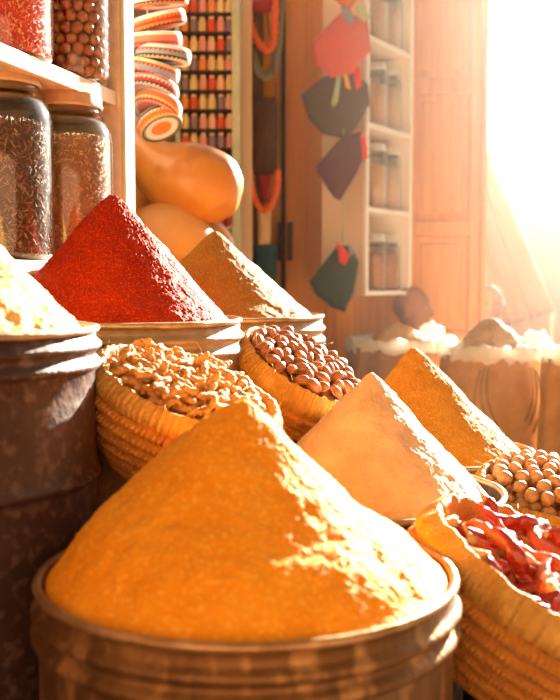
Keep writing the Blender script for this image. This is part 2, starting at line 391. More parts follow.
# ---------------------------------------------------------------- baskets
def basket(M, Rr, D, coils, label, rbot=.55, band=.22, seed=0, belly=.05, st=90, oval=1.0):
    root = empty('woven_basket', M, label, 'basket', 'coiled straw baskets')
    def prof(t):  # t 0 rim .. 1 bottom
        return Rr*(1+belly*math.sin(min(1, t*1.6)*math.pi)-(1-rbot)*t**2.2)
    n = 480; q = 9
    pr = []
    for c in range(coils):
        for j in range(q):
            t = band+(1-band)*(c+j/q)/coils
            pr.append((t, math.sin(j/q*math.pi), c))
    ch = D*(1-band)/coils
    def fn(g, r, z, i):
        t, s, c = pr[i]
        wr = abs(math.sin(g*st+c*.9+s*.5))
        k = noise.noise(Vector((math.cos(g)*1.3+seed, math.sin(g)*1.3, t*1.5)))*.05
        k2 = noise.noise(Vector((math.cos(g)*8+seed, math.sin(g)*8, t*12)))*.006
        rr = prof(t)*(1+k)+(s**.7)*ch*.70*(.66+.34*wr)+k2*Rr
        return (rr, -D*t+k2*Rr)
    b = MB().lathe([(1, 0)]*len(pr), n, fn=fn)
    L = len(b.v)-n
    b.add([(0, 0, -D*1.0)], []); ci = len(b.v)-1
    for k in range(n): b.f.append((L+k, L+(k+1) % n, ci)); b.m.append(0)
    b.build('coiled_body', STRAW, root)
    # upper band with upright fibres, folded over the lip and lined inside
    pr2 = []
    for j in range(13): pr2.append((band*(1-j/12), .0 if j > 0 else -.01))
    lip = [(0, .008), (-.03, .004), (-.03, -.012), (.02, -.02)]
    def fn2(g, r, z, i):
        fib = (math.sin(g*st*1.7)+.6*math.sin(g*st*2.9+1))*.0012+.0025*noise.noise(Vector((g*24, seed, 0)))
        k = noise.noise(Vector((math.cos(g)*1.3+seed, math.sin(g)*1.3, 0)))*.05
        rag = .035*Rr*noise.noise(Vector((math.cos(g)*9, math.sin(g)*9, seed)))+.02*Rr*noise.noise(Vector((math.cos(g)*2.2, math.sin(g)*2.2, seed+5)))
        if i <= 12:
            t = band*(1-i/12); bulge = math.sin(i/12*math.pi)*.018*Rr*3
            return (prof(t)*(1+k)+fib+bulge, -D*t+rag*(i/12))
        th = [(.0, .012), (-.022, .014), (-.05, .0), (-.065, -.05), (-.09, -.25*D/Rr), (-.25, -.6*D/Rr), (-.62, -.62*D/Rr)][i-13]
        return (prof(0)*(1+k)+fib*.7+th[0]*Rr, rag+th[1]*Rr)
    MB().lathe([(1, 0)]*20, n, fn=fn2).build('rim_band', STRAWL, root)
    # loose straw ends on the lip
    random.seed(seed+50)
    for k in range(12):
        g = rnd(0, 6.28); c, sn = math.cos(g), math.sin(g)
        kk = 1+noise.noise(Vector((c*1.3+seed, sn*1.3, 0)))*.05
        p = Vector((c*Rr*kk, sn*Rr*kk, .006)); d = Vector((c*rnd(-.4, 1)+rnd(-.8, .8), sn*rnd(-.4, 1)+rnd(-.8, .8), rnd(.1, .9))).normalized()
        l = rnd(.012, .034)
        MB().tube([p-d*.006, p+d*l*.5, p+d*l+Vector((rnd(-1, 1), rnd(-1, 1), -1))*.004], [.0009, .0007, .0003], 5).build('loose_straw', STRAWL, root)
    return root

def scatter(M, Rr, spots, protos, label, cat, group, tilt=.5, zoff=0, sc_=(.85, 1.2)):
    for i, (x, y, z) in enumerate(spots):
        o = copy_tree(random.choice(protos))
        sN = rnd(*sc_)
        rot = Matrix.Rotation(rnd(0, 6.28), 4, 'Z') @ Matrix.Rotation(rnd(-tilt, tilt), 4, 'Y') @ Matrix.Rotation(rnd(0, 6.28), 4, 'X')
        o.matrix_basis = M @ Matrix.Translation((x, y, z)) @ rot @ Matrix.Scale(sN, 4)
        tag(o, label, cat, group)
def darts(Rr, d, n, ex=1.0, tries=4000):
    out = []
    for _ in range(tries):
        a = rnd(0, 6.283); r = Rr*math.sqrt(rnd(0, 1))
        p = (r*math.cos(a), r*math.sin(a)*ex)
        if all((p[0]-q[0])**2+(p[1]-q[1])**2 > d*d for q in out):
            out.append(p)
            if len(out) >= n: break
    return out
protos_all = []
def proto(mb_, name, m):
    o = mb_.build(name, m); protos_all.append(o); return o
# dried root fingers
roots = []
for k in range(5):
    random.seed(100+k); b = MB(); n = 14; L = rnd(.038, .056); bend = rnd(-.010, .010); bend2 = rnd(-.006, .006)
    pts = []; rr = []
    for i in range(n):
        t = i/(n-1)
        pts.append((L*(t-.5), bend*math.sin(t*3.14)+bend2*math.sin(t*6.28), .004*noise.noise(Vector((t*3, k, 0)))))
        e_ = min(1, (min(t, 1-t)*7+.12))**.5
        rr.append(.0068*e_*(1+.16*math.sin(i*2.2)+.3*noise.noise(Vector((t*5, k*3, 1)))))
    b.tube([Vector(p)*.86 for p in pts], [q*.86 for q in rr], 9)
    if k % 2 == 0:
        j = 5; q = Vector(pts[j]); b.tube([q, q+Vector((.004, .010, .003)), q+Vector((.006, .017, .004))], [.006, .0055, .0025], 8)
    roots.append(proto(b, 'dried_root', ROOT))
def nut(mb_name, m, a, bb, seam=True, k=0):
    b = MB(); pr = []
    for i in range(13):
        t = math.pi*i/12
        pr.append((max(.0003, bb*math.sin(t)*(1+.10*math.cos(t))), a*math.cos(t)+(0.12*a if i == 0 else 0)))
    def fn(g, r, z, i): return (r*(1+.05*noise.noise(Vector((math.cos(g)*1.5+k, math.sin(g)*1.5, z*60)))), z)
    b.lathe(pr, 18, fn=fn)
    o = proto(b, mb_name, m)
    if seam:
        s = MB()
        for off in (0, 2.2):
            pts = [((bb*1.015*math.sin(t))*math.cos(off), (bb*1.015*math.sin(t))*math.sin(off), a*1.0*math.cos(t)) for t in [math.pi*(.12+.76*i/10) for i in range(11)]]
            s.tube(pts, .0006, 5)
        s.build('pale_seam', NUTW, o)
    return o

# basket of roots, left of centre
Mg = screen_frame(190, 384, 1.625, 20, .32); Rg = .158
basket(Mg, Rg, .172, 6, 'leaning straw basket of dried roots behind the turmeric cone', seed=1, rbot=.45, band=.20, st=56)
random.seed(11)
sp = [(x, y, -.026) for x, y in darts(Rg*.80, .022, 60)]
sp += [(x, y, -.006+.010*(1-(x*x+y*y)/Rg**2)) for x, y in darts(Rg*.82, .018, 100)]
sp += [(x, y, .008+.012*(1-(x*x+y*y)/Rg**2)) for x, y in darts(Rg*.74, .022, 60)]
scatter(Mg, Rg, sp, roots, 'small knobbly tan dried root in the leaning straw basket', 'dried root', 'dried roots in the left basket', .45)
# basket of shiny nuts
Mn = screen_frame(305, 364, 2.08, 30, .34); Rn = .140
basket(Mn, Rn, .135, 4, 'slanted straw basket of shiny brown nuts below the brown powder drum', seed=2, rbot=.62, band=.42, st=70)
nuts = [nut('argan_nut', NUT, .0185, .0118, True, k) for k in range(3)]
random.seed(12)
sp = [(x, y, -.017) for x, y in darts(Rn*.86, .023, 80)]
sp += [(x, y, .004+.010*(1-(x*x+y*y)/Rn**2)) for x, y in darts(Rn*.84, .0235, 80)]
scatter(Mn, Rn, sp, nuts, 'shiny brown oval nut in the slanted middle basket', 'nut', 'brown nuts in the middle basket', 1.2)
# round nuts at the right edge
Mr = screen_frame(549, 486, 2.02, 10, .40); Rr_ = .145
basket(Mr, Rr_, .12, 5, 'straw basket of round tan nuts at the right edge', seed=3, rbot=.6, band=.2)
nuts2 = [nut('round_nut', NUT2, .0155, .0145, False, k+5) for k in range(3)]
random.seed(13)
sp = [(x, y, -.012) for x, y in darts(Rr_*.84, .026, 70)]
sp += [(x, y, .010+.018*(1-(x*x+y*y)/Rr_**2)) for x, y in darts(Rr_*.80, .028, 70)]
scatter(Mr, Rr_, sp, nuts2, 'round tan nut in the basket at the right edge', 'nut', 'round nuts in the right basket', 1.5, sc_=(.9, 1.15))
# red peppers
Mp = screen_frame(560, 572, 1.44, 29, .26); Rp = .205
basket(Mp, Rp, .20, 6, 'large straw basket of dried red peppers at lower right', seed=4, rbot=.5, band=.24, st=84, belly=.06)
peps = []
for k in range(5):
    random.seed(200+k); b = MB(); n = 22; L = rnd(.085, .13); bend = rnd(-.03, .03)
    pts = []; rr = []
    for i in range(n):
        t = i/(n-1)
        pts.append((L*(t-.5), bend*math.sin(t*3.14)+.008*math.sin(t*7+k), .01*math.sin(t*5+k)))
        rr.append(max(.001, .017*(min(1, t*5+.25)**.6)*((1-t)**.55+.02)*(1+.25*noise.noise(Vector((t*8, k*2.2, 0))))))
    v0 = len(b.v); b.tube(pts, rr, 16, flat=.55)
    for i in range(len(b.v)):
        p = Vector(b.v[i]); b.v[i] = tuple(p+p.normalized()*.003*noise.noise(p*90+Vector((k, 0, 0))))
    o = proto(b, 'dried_pepper', PEPPER2 if k % 3 == 2 else PEPPER)
    s = MB(); q = Vector(pts[0]); s.tube([q+Vector((.004, 0, 0)), q+Vector((-.004, 0, 0)), q+Vector((-.014, .003, .003)), q+Vector((-.026, .009, .004))], [.008, .006, .0022, .0026], 8)
    s.build('stem', STEM, o); peps.append(o)
random.seed(15)
sp = [(x, y, -.035) for x, y in darts(Rp*.66, .04, 26)]
sp += [(x, y, -.012+.030*(1-(x*x+y*y)/Rp**2)) for x, y in darts(Rp*.74, .045, 34)]
scatter(Mp, Rp, sp, peps, 'wrinkled glossy dried red pepper heaped in the lower right basket', 'dried pepper', 'dried red peppers in the basket', .25, sc_=(.9, 1.2))
for o in protos_all:
    for ch in [q for q in bpy.data.objects if q.parent == o]: bpy.data.objects.remove(ch)
    bpy.data.objects.remove(o)
# the edge of one more basket at the bottom right corner
Mc = screen_frame(640, 720, 1.30, 5, .35)
basket(Mc, .115, .09, 4, 'edge of another straw basket in the bottom right corner', seed=6, rbot=.6, band=.25)

# ---------------------------------------------------------------- shelving on the left
shelf = empty('shelf_unit', sh(2.2, 0), 'pale wooden shelf unit holding big glass jars at upper left', 'shelf')
def part_slab(name, m, *a):
    o = slab(name, m, *a); o.parent = shelf; o.location = -shelf.location
    return bevel(o, .003)
part_slab('shelf_board', SHELFWOOD, 1.84, 2.50, .045, -.36, 1.062, 1.088)
part_slab('shelf_board', SHELFWOOD, 1.84, 2.50, 0, -.36, 1.492, 1.524)
LIP = mat('pale_lip', (.74, .68, .54), .6, 0, (.86, .80, .68), 20, bump=.2, bscale=60)  # pale strip laid over the front edge of each board
part_slab('front_lip', LIP, 1.84, 2.50, .051, .0452, 1.060, 1.090)
part_slab('front_lip', LIP, 1.84, 2.50, .006, .0002, 1.490, 1.526)
part_slab('end_panel', PALEWOOD, 2.502, 2.54, .018, -.36, 1.03, 2.3)
part_slab('face_strip', GREENP, 2.50, 2.555, .030, .0185, 1.03, 2.3)
part_slab('near_post', PALEWOOD, 1.80, 1.838, -.30, -.36, 1.03, 2.3)

def jar(M, r, h, label, lidm=LIDM, group='big glass jars on the left shelf', cat='jar', seg=48, neck=.70, lh=.022, lid=True, top=None, glass=GLASS):
    root = empty('glass_jar', M, label, cat, group)
    s = r*.10; sh_ = h-lh-.015
    pr = [(.001, .0), (r*.86, 0), (r*.97, .006), (r, .02), (r, sh_-r*.72), (r*.975, sh_-.52*r), (r*.90, sh_-.32*r), (r*.80, sh_-.14*r), (r*neck+.002, sh_-.02), (r*neck, sh_), (r*neck, h-lh)]
    inn = [(max(.001, a-.004), z) for a, z in pr[::-1]]
    inn = [(r*neck-.004, h-lh)]+[(a-.004, z) for a, z in pr[::-1][1:-1]]
    inn = [(a, max(z, .006)) for a, z in inn]+[(.001, .006)]
    o = MB().lathe(pr+inn, seg).build('glass_body', glass, root)
    if lid:
        lr = r*neck+.004
        b = MB().lathe([(.001, h-lh*.9), (lr*.97, h-lh*.9), (lr*.97, h-lh-.012), (lr+.002, h-lh-.012), (lr+.003, h-lh-.006), (lr, h-lh), (lr, h-.004), (lr-.003, h), (lr*.8, h-.001), (.001, h-.001)], seg)
        b.build('lid', lidm, root)
    return root
def shelf_at(px, Y, z):
    q = at(px, 280, Y); return Matrix.Translation((q.x, Y, z))
def sticks(M, r, h, n, l, wd, mats, name, label, seed, top=.02):
    random.seed(seed); b = MB()
    for i in range(n):
        g = rnd(0, 6.283); z = rnd(.012, h); rr = r-rnd(.001, .010)
        if i < n*.12: rr = r*math.sqrt(rnd(0, 1)); z = h+rnd(-.004, top*(1-rr/r))
        c = Vector((rr*math.cos(g), rr*math.sin(g), z)); rad = Vector((math.cos(g), math.sin(g), 0))
        d = Vector((rnd(-1, 1), rnd(-1, 1), rnd(-1, 1))); d -= rad*d.dot(rad)*.8; d.normalize()
        L = l*rnd(.6, 1.3); p0 = c-d*L/2; p1 = c+d*L/2
        for p in (p0, p1):
            q = math.hypot(p.x, p.y)
            if q > r: p.x *= r/q; p.y *= r/q
            p.z = max(.009, p.z)
        b.tube([p0, p1], [wd*rnd(.6, 1.2), wd*rnd(.4, 1)], 4, mi=random.randrange(len(mats)))
    b.lathe([(.001, .009), (r-.006, .009), (r-.006, h), (.001, h+.012)], 24, mi=0)
    o = b.build(name, mats, smooth=False, M=M)
    return tag(o, label, 'dried spice', kind='stuff')
D1 = mat('clove_dark', (.10, .03, .013), .6); D2 = mat('clove_mid', (.24, .09, .04), .6); D3 = mat('clove_pale', (.38, .19, .09), .6)
S1 = mat('seed_brown', (.30, .14, .05), .6); S2 = mat('seed_tan', (.50, .27, .11), .6); S3 = mat('seed_pale', (.68, .42, .2), .6)
RD1 = mat('petal_red', (.62, .05, .02), .6); RD2 = mat('petal_coral', (.85, .16, .06), .6); RD3 = mat('petal_pale', (.9, .35, .16), .6)
Mj1 = shelf_at(4, 2.18, 1.0885); Mj2 = shelf_at(69, 2.385, 1.0885)
jar(Mj1, .114, .42, 'large glass jar of dark cloves, nearest on the lower shelf at left edge', neck=.72)
sticks(Mj1, .106, .30, 5200, .015, .0019, [D1, D2, D1, D2, D2, D3], 'whole_cloves', 'dark brown cloves filling the lower left jar', 31)
jar(Mj2, .110, .405, 'glass jar of brown seeds on the lower shelf, beside the red cone peak', neck=.73)
sticks(Mj2, .102, .30, 6500, .009, .0017, [S1, S2, S2, S1, S3], 'brown_seeds', 'small brown seeds filling the jar behind the red cone', 32)
Mj3 = shelf_at(2, 2.17, 1.5245); Mj4 = shelf_at(78, 2.41, 1.5245)
jar(Mj3, .122, .40, 'glass jar of coral red flakes on the upper shelf at top left')
sticks(Mj3, .115, .30, 6000, .009, .0024, [RD1, RD2, RD2, RD3], 'red_flakes', 'coral red flakes filling the top left jar', 33)
jar(Mj4, .086, .38, 'glass jar of hazelnuts on the upper shelf beside the jar of red flakes')
hn = nut('hazelnut', NUT, .0155, .0135, False, 9); protos = [hn]; random.seed(34)
k = 0
for row in range(11):
    for ring, cnt in ((.066, 15), (.036, 8), (.006, 1)):
        for j in range(cnt):
            g = 2*math.pi*(j+.5*(row % 2)+rnd(-.08, .08))/cnt
            o = hn.copy(); C.objects.link(o)
            o.matrix_basis = Mj4 @ Matrix.Translation((ring*math.cos(g), ring*math.sin(g), .022+row*.025+rnd(-.003, .003))) @ Matrix.Rotation(rnd(0, 6), 4, (rnd(-1, 1), rnd(-1, 1), .3)) @ Matrix.Scale(rnd(.92, 1.05), 4)
            tag(o, 'brown hazelnut packed in the upper shelf glass jar', 'nut', 'hazelnuts in the glass jar')
bpy.data.objects.remove(hn)

# ---------------------------------------------------------------- crocheted caps hanging behind the shelf
cols = {k: mat('yarn_'+k, v, .85, bump=.5, bscale=400, sheen=.3, translucent=.08) for k, v in dict(white=(.9, .86, .78), red=(.62, .05, .03), orange=(.85, .25, .03),
        black=(.05, .04, .05), blue=(.35, .40, .48), pink=(.75, .22, .20), cream=(.9, .68, .32), brown=(.35, .10, .05)).items()}
yarn = list(cols.values()); yi = {k: i for i, k in enumerate(cols)}
caps = [  # px, py, half px, tilt roll, ratio, ring colours outer -> side, label
    (160, -8, 27, -6, .12, ['white', 'black', 'orange', 'red', 'white'], 'top cap of the hanging stack, cut by the photo edge'),
    (158, 14, 26, -14, .10, ['red', 'orange', 'black', 'white', 'orange'], 'orange crocheted cap with black teeth, second from the top'),
    (156, 33, 25, -3, .10, ['pink', 'red', 'pink', 'white', 'orange'], 'pink and red crocheted cap, third from the top'),
    (164, 48, 27, 5, .16, ['blue', 'black', 'cream', 'white', 'brown'], 'grey crocheted cap with black teeth and cream edge, sticking out furthest'),
    (156, 64, 25, 14, .14, ['blue', 'blue', 'red', 'cream', 'red'], 'blue grey crocheted cap with red and cream edge, tilting down right'),
    (155, 84, 25, 16, .42, ['red', 'black', 'white', 'pink', 'white'], 'red and white ringed cap with dark centre under the grey ones'),
    (160, 102, 24, 22, .50, ['orange', 'cream', 'red', 'white', 'pink'], 'orange centred cap with white toothed ring, second from the bottom'),
    (157, 118, 22, -24, .55, ['orange', 'orange', 'cream', 'black', 'white'], 'lowest crocheted cap, orange with cream and black teeth'),
]
for px, py, hp, roll, ratio, pal, lab in caps:
    Y = 2.78; r = hp/F*Y; th = .038
    Mx = screen_frame(px, py, Y, roll, -ratio)       # we look at them from slightly below
    pr = []; bands = []
    N = 46
    for i in range(N+1):
        t = i/N
        if t < .42: q = t/.42; rr, z = r*.92*q+.0005, -.010*(1-q)**2-.0
        elif t < .78:
            q = (t-.42)/.36; a = q*math.pi; rr, z = r*.92+math.sin(a)*r*.08+.0, th*.5*(1-math.cos(a))
        else: q = (t-.78)/.22; rr, z = r*.92*(1-q)+.0005, th-.006*q
        pr.append((rr, z+.002*abs(math.sin(i*1.35))))
    def mi(i, k, pal=pal):
        t = i/N
        band = t*17
        tooth = (k % 3)/3*.9
        b = int(band+tooth*(int(band) % 2)) % 5
        if .38 < t < .46: return yi['white']  # white ring paints in the backlit edge of each cap
        return yi[pal[b]]
    def fn(g, rr, z, i): return (rr+.0012*abs(math.sin(g*36+i*.8)), z)
    b = MB().lathe(pr, 108, mi=mi, fn=fn)
    b.v = [(x, y, -z) for x, y, z in b.v]; b.f = [q[::-1] for q in b.f]
    o = b.build('crocheted_cap', yarn, M=Mx)
    tag(o, lab+' beside the shelf post' if len(lab.split()) < 12 else lab, 'cap', 'crocheted caps hanging in a stack')
cord = MB(); a, c = at(146, -40, 2.76), at(150, 112, 2.76); cord.tube([a, (a+c)/2, c], .0022, 6)
tag(cord.build('string', cols['white']), 'thin white cord through the stack of caps', 'cord')

# ---------------------------------------------------------------- gourds on a stand behind the red and brown cones
def gourd(pts, Y, m, label, flat=1.0):
    P = [at(x, y, Y+dy) for x, y, r, dy in pts]; rr = [r/F*Y for x, y, r, dy in pts]
    # catmull resample
    out = []; ro = []
    for i in range(len(P)-1):
        p0, p1, p2, p3 = P[max(i-1, 0)], P[i], P[i+1], P[min(i+2, len(P)-1)]
        r0, r1, r2, r3 = rr[max(i-1, 0)], rr[i], rr[i+1], rr[min(i+2, len(P)-1)]
        for s in range(8):
            t = s/8
            f_ = lambda a, b_, c_, d: .5*((2*b_)+(c_-a)*t+(2*a-5*b_+4*c_-d)*t*t+(3*b_-a-3*c_+d)*t**3)
            out.append(f_(p0, p1, p2, p3)); ro.append(max(.0008, f_(r0, r1, r2, r3)))
    out.append(P[-1]); ro.append(rr[-1])
    c = sum(P, Vector())/len(P)
    b = MB().tube([p-c for p in out], ro, 40)
    o = b.build('gourd', m, M=Matrix.Translation(c))
    return tag(o, label, 'gourd', 'dried gourds behind the spice drums')
gourd([(128, 112, 6, 0), (131, 126, 11, 0), (140, 146, 17, 0), (154, 163, 27, 0), (170, 174, 35, 0), (188, 181, 38.5, 0), (206, 186, 38.5, 0), (222, 189, 34, 0), (233, 191, 26, 0), (240, 192, 15, 0), (242.5, 192.5, 1, 0)], 3.05, GOURD,
      'big glossy amber bottle gourd lying on its side above the others')
gourd([(176, 200, 1, 0), (176, 203, 16, 0), (175, 212, 30, 0), (173, 226, 41, 0), (172, 242, 45, 0), (172, 258, 42, 0), (172, 270, 33, 0), (172, 279, 17, 0), (172, 281, 1, 0)], 3.04, GOURD2,
      'round pale gourd underneath, directly behind the red cone')
gourd([(140, 160, 1, 0), (139, 164, 10, 0), (137, 180, 18, 0), (136, 205, 24, 0), (135, 235, 30, 0), (135, 262, 27, 0), (135, 277, 14, 0), (135, 281, 1, 0)], 3.22, GOURD,
      'narrow amber gourd standing at the back next to the shelf post')
gourd([(212, 221, 1, 0), (212, 224, 12, 0), (211, 234, 21, 0), (210, 250, 26, 0), (210, 266, 23, 0), (210, 277, 12, 0), (210, 280, 1, 0)], 3.2, GOURD,
      'small amber gourd peeking out above the brown powder cone')
crate(at(118, 280, 3.08).x, at(232, 280, 3.08).x, 2.875, 3.34, at(172, 282, 3.04).z, 'dark wooden stand under the gourds')

# ---------------------------------------------------------------- rack of coloured jars
YR = 4.0
rack = empty('jar_rack', (bx(206, YR), YR, 0), 'tall narrow wooden rack with rows of small coloured jars', 'rack')
ro = -rack.location
def rp_(name, m, x0, x1, y0, y1, z0, z1):
    o = MB().box(x0, x1, y0, y1, z0, z1).build(name, m, rack, smooth=False); o.location = ro; return bevel(o, .003)
ztop = at(206, -40, YR).z
rp_('side_post', GREENP, bx(177, YR), bx(182.5, YR), YR-.05, YR+.12, 0, ztop)
rp_('side_post', GREENP, bx(233, YR), bx(241, YR), YR-.05, YR+.12, 0, ztop)
rp_('back_board', DOORDK, bx(182.5, YR), bx(233, YR), YR+.085, YR+.10, 0, ztop)
rows = [-4.5, 14.5, 33.5, 53, 72, 91.5, 110.5, 130, 149, 169, 188, 207, 227, 246, 265]
pal = dict(orange=(.82, .26, .04), red=(.70, .09, .02), pink=(.78, .30, .20), yellow=(.80, .55, .20), purple=(.28, .17, .17), salmon=(.85, .45, .26), crimson=(.5, .04, .03))
jm = {k: mat('jar_paint_'+k, v, .5) for k, v in pal.items()}
JL = mat('jar_cap', (.75, .5, .28), .5)
jme = {}
jr, jh = .0166, .060
for k in pal:
    jme[k] = MB().lathe([(.001, 0), (jr*.95, 0), (jr, .004), (jr, jh*.72), (jr*.72, jh*.84), (jr*.7, jh*.86), (.001, jh*.86)], 16).mesh('small_jar', jm[k])
lme = MB().lathe([(jr*.72, jh*.85), (jr*.78, jh*.86), (jr*.78, jh), (jr*.7, jh*1.02), (.001, jh*1.02)], 16).mesh('lid', JL)
seqs = ['orange red pink orange yellow yellow', 'orange purple yellow red pink purple', 'orange yellow pink salmon red purple', 'yellow purple orange yellow yellow pink',
        'purple yellow pink red salmon yellow', 'orange red yellow yellow purple salmon', 'yellow purple pink salmon red salmon', 'red yellow pink purple purple pink']
ordn = ['topmost', 'second', 'third', 'fourth', 'fifth', 'sixth', 'seventh', 'eighth']
coln = ['leftmost', 'second from left', 'third from left', 'fourth from left', 'fifth from left', 'rightmost']
for i, y in enumerate(rows[1:]):
    z = at(206, y, YR).z
    rp_('rack_shelf', DKWOOD if i < 11 else GREENP, bx(182.5, YR), bx(233, YR), YR-.035, YR+.085, z-.012, z)
    if i < 8:
        for c, k in enumerate(seqs[i].split()):
            o = bpy.data.objects.new('small_jar', jme[k]); C.objects.link(o)
            o.location = (bx(187+c*8.7, YR)+rnd(-.001, .001), YR-.012+rnd(-.004, .004), z+.0003)
            tag(o, '%s painted small jar, %s in the %s visible row of the rack' % (k, coln[c], ordn[i]), 'small jar', 'coloured jars on the narrow rack')
            l = bpy.data.objects.new('lid', lme); C.objects.link(l); l.parent = o
    elif i >= 11:
        for c in range(3, 6):
            o = bpy.data.objects.new('small_jar', jme['crimson']); C.objects.link(o)
            o.location = (bx(187+c*8.7, YR), YR-.012, z+.0003)
            tag(o, 'dark crimson small jar low in the rack beside the brown cone', 'small jar', 'crimson jars low in the rack')
            l = bpy.data.objects.new('lid', lme); C.objects.link(l); l.parent = o
b = MB().box(bx(242, 4.3), bx(252, 4.3), 4.28, 4.38, 0, 2.8)
struct(bevel(b.build('trim_7', PEACH, smooth=False), .004))

# ---------------------------------------------------------------- things hanging beside the rack
def cloth_loop(pts, Y, rad, m, name, label, cat, flat=.5, n=10, bead=0):
    P = []
    for i in range(len(pts)-1):
        for s in range(10):
            t = s/10; a, b_ = Vector(pts[max(i-1, 0)]), Vector(pts[i]); c_, d = Vector(pts[i+1]), Vector(pts[min(i+2, len(pts)-1)])
            q = .5*((2*b_)+(c_-a)*t+(2*a-5*b_+4*c_-d)*t*t+(3*b_-a-3*c_+d)*t**3); P.append(q)
    P.append(Vector(pts[-1])); P = [at(q.x, q.y, Y) for q in P]
    rr = [rad*(1+(.25*math.sin(i*1.9) if bead else .08*math.sin(i*.7))) for i in range(len(P))]
    return tag(MB().tube(P, rr, n, flat=flat).build(name, m), label, cat)
FRED = mat('dark_red_cloth', (.35, .03, .02), .9, bump=.3, bscale=120); FOR = mat('orange_beads', (.82, .15, .03), .6)
FGR = mat('sage_cloth', (.34, .34, .17), .9, bump=.3, bscale=100, translucent=.2); BAG = mat('dark_brown_leather', (.07, .025, .012), .7, 0, (.12, .05, .025), 8)
BLUE = mat('teal_cloth', (.02, .07, .09), .85, bump=.3, bscale=80); PALE = mat('pale_tassel', (.78, .55, .30), .9)
YH = 4.45
cloth_loop([(243, -40), (246, 20), (252, 55), (262, 74), (268, 76), (275, 62), (279, 30), (283, -40)], YH+.03, .031, FGR, 'sage_scarf', 'sage green scarf hanging in a loop behind the orange beads', 'scarf', .35)
cloth_loop([(247, -40), (249, 14), (254, 34), (263, 48), (270, 49), (274, 38), (275, 14), (277, -40)], YH-.04, .018, FOR, 'bead_garland', 'upper thick orange bead garland hanging in a loop near the top', 'garland', .9, bead=1)
cloth_loop([(250, 170), (252, 188), (257, 204), (265, 210), (272, 204), (277, 188), (278, 170)], YH-.06, .016, FOR, 'bead_garland', 'lower orange bead garland hanging below the dark bag', 'garland', .9, bead=1)
def pillow(cx, cy, Y, poly, th, m, name, label, cat, n=10, group=None):
    """stuffed flat piece with real thickness from an outline in pixels (y down)"""
    c = at(cx, cy, Y); P = [at(x, y, Y)-c for x, y in poly]
    # resample outline
    out = []
    for i in range(len(P)):
        a, b_ = P[i], P[(i+1) % len(P)]
        for s in range(n): out.append(a.lerp(b_, s/n))
    N = len(out); b = MB(); v = []
    rings = [1, .97, .85, .65, .4, .15]
    for side in (-1, 1):
        for q in rings:
            h = th*math.sqrt(max(0, 1-q*q))*side
            for p in out: v.append(Vector((p.x*q, h+.004*noise.noise(Vector((p.x*30, q*4, p.z*30))), p.z*q)))
        v.append(Vector((0, th*side, 0)))
    L = len(rings)*N+1; f = []
    for sI in (0, 1):
        o_ = sI*L
        for j in range(len(rings)-1):
            for k in range(N):
                q = (o_+j*N+k, o_+j*N+(k+1) % N, o_+(j+1)*N+(k+1) % N, o_+(j+1)*N+k)
                f.append(q if sI == 0 else q[::-1])
        j = len(rings)-1
        for k in range(N):
            q = (o_+j*N+k, o_+j*N+(k+1) % N, o_+L-1); f.append(q if sI == 0 else q[::-1])
    for k in range(N): f.append((k, L+k, L+(k+1) % N, (k+1) % N))
    o = b.add(v, f).build(name, m, M=Matrix.Translation(c))
    return tag(o, label, cat, group)
pillow(262, 2, YH-.02, [(243, -30), (280, -30), (278, 10), (262, 14), (245, 10)], .035, FRED, 'cloth_bundle', 'dark red folded cloth hanging at the top above the garland', 'cloth')
bag = empty('shoulder_bag', at(264, 136, YH), 'dark brown flat bag hanging by a strap between two orange garlands', 'bag')
o = pillow(264, 136, YH, [(250, 100), (252, 97), (276, 97), (278, 100), (277.5, 172), (275, 175), (253, 175), (250, 172)], .03, BAG, 'pouch', None, None); o.parent = bag; o.matrix_basis = Matrix()
s = MB(); c0 = at(264, 136, YH)
s.tube([at(x, y, YH)-c0 for x, y in ((252, 102), (252, 80), (254, 40), (258, -30))], .005, 6, flat=.5)
s.tube([at(x, y, YH)-c0 for x, y in ((276, 102), (275, 80), (270, 40), (262, -30))], .004, 6, flat=.5); s.build('strap', BAG, bag)
pillow(265, 188, YH+.02, [(257, 172), (272, 172), (268, 203), (262, 203)], .02, FRED, 'red_cloth', 'small dark red cloth inside the lower orange garland', 'cloth')
pillow(264, 230, YH+.01, [(257, 208), (271, 208), (270, 246), (258, 246)], .025, PALE, 'pale_tassel', 'pale straw coloured tassel hanging under the lower garland', 'tassel')
pillow(265, 262, YH, [(253, 245), (277, 244), (277, 300), (255, 300)], .04, BLUE, 'teal_bag', 'dark teal cloth bag low on the wall behind the brown cone', 'bag')
# rail they all hang from
b = MB(); b.tube([at(238, -32, YH), at(292, -32, YH)], .012, 8)
tag(b.build('hanging_rail', DKWOOD), 'dark rail above the garlands and bag', 'rail')
# door latch
lt = empty('door_latch', Vector((bx(282), YB-.06, 1.2)), 'pair of dark iron latch plates on the orange door', 'latch')
for px in (280, 290):
    b = MB().box(-.014, .014, -.014, 0, -.10, .10); o = bevel(b.build('latch_plate', BAG, lt, smooth=False), .008)
    o.location = (bx(px)-bx(282), 0, .05)
    b = MB().tube([(0, -.014, .02), (0, -.05, .02), (0, -.05, -.05)], .007, 8); h = b.build('latch_bolt', BAG, o)

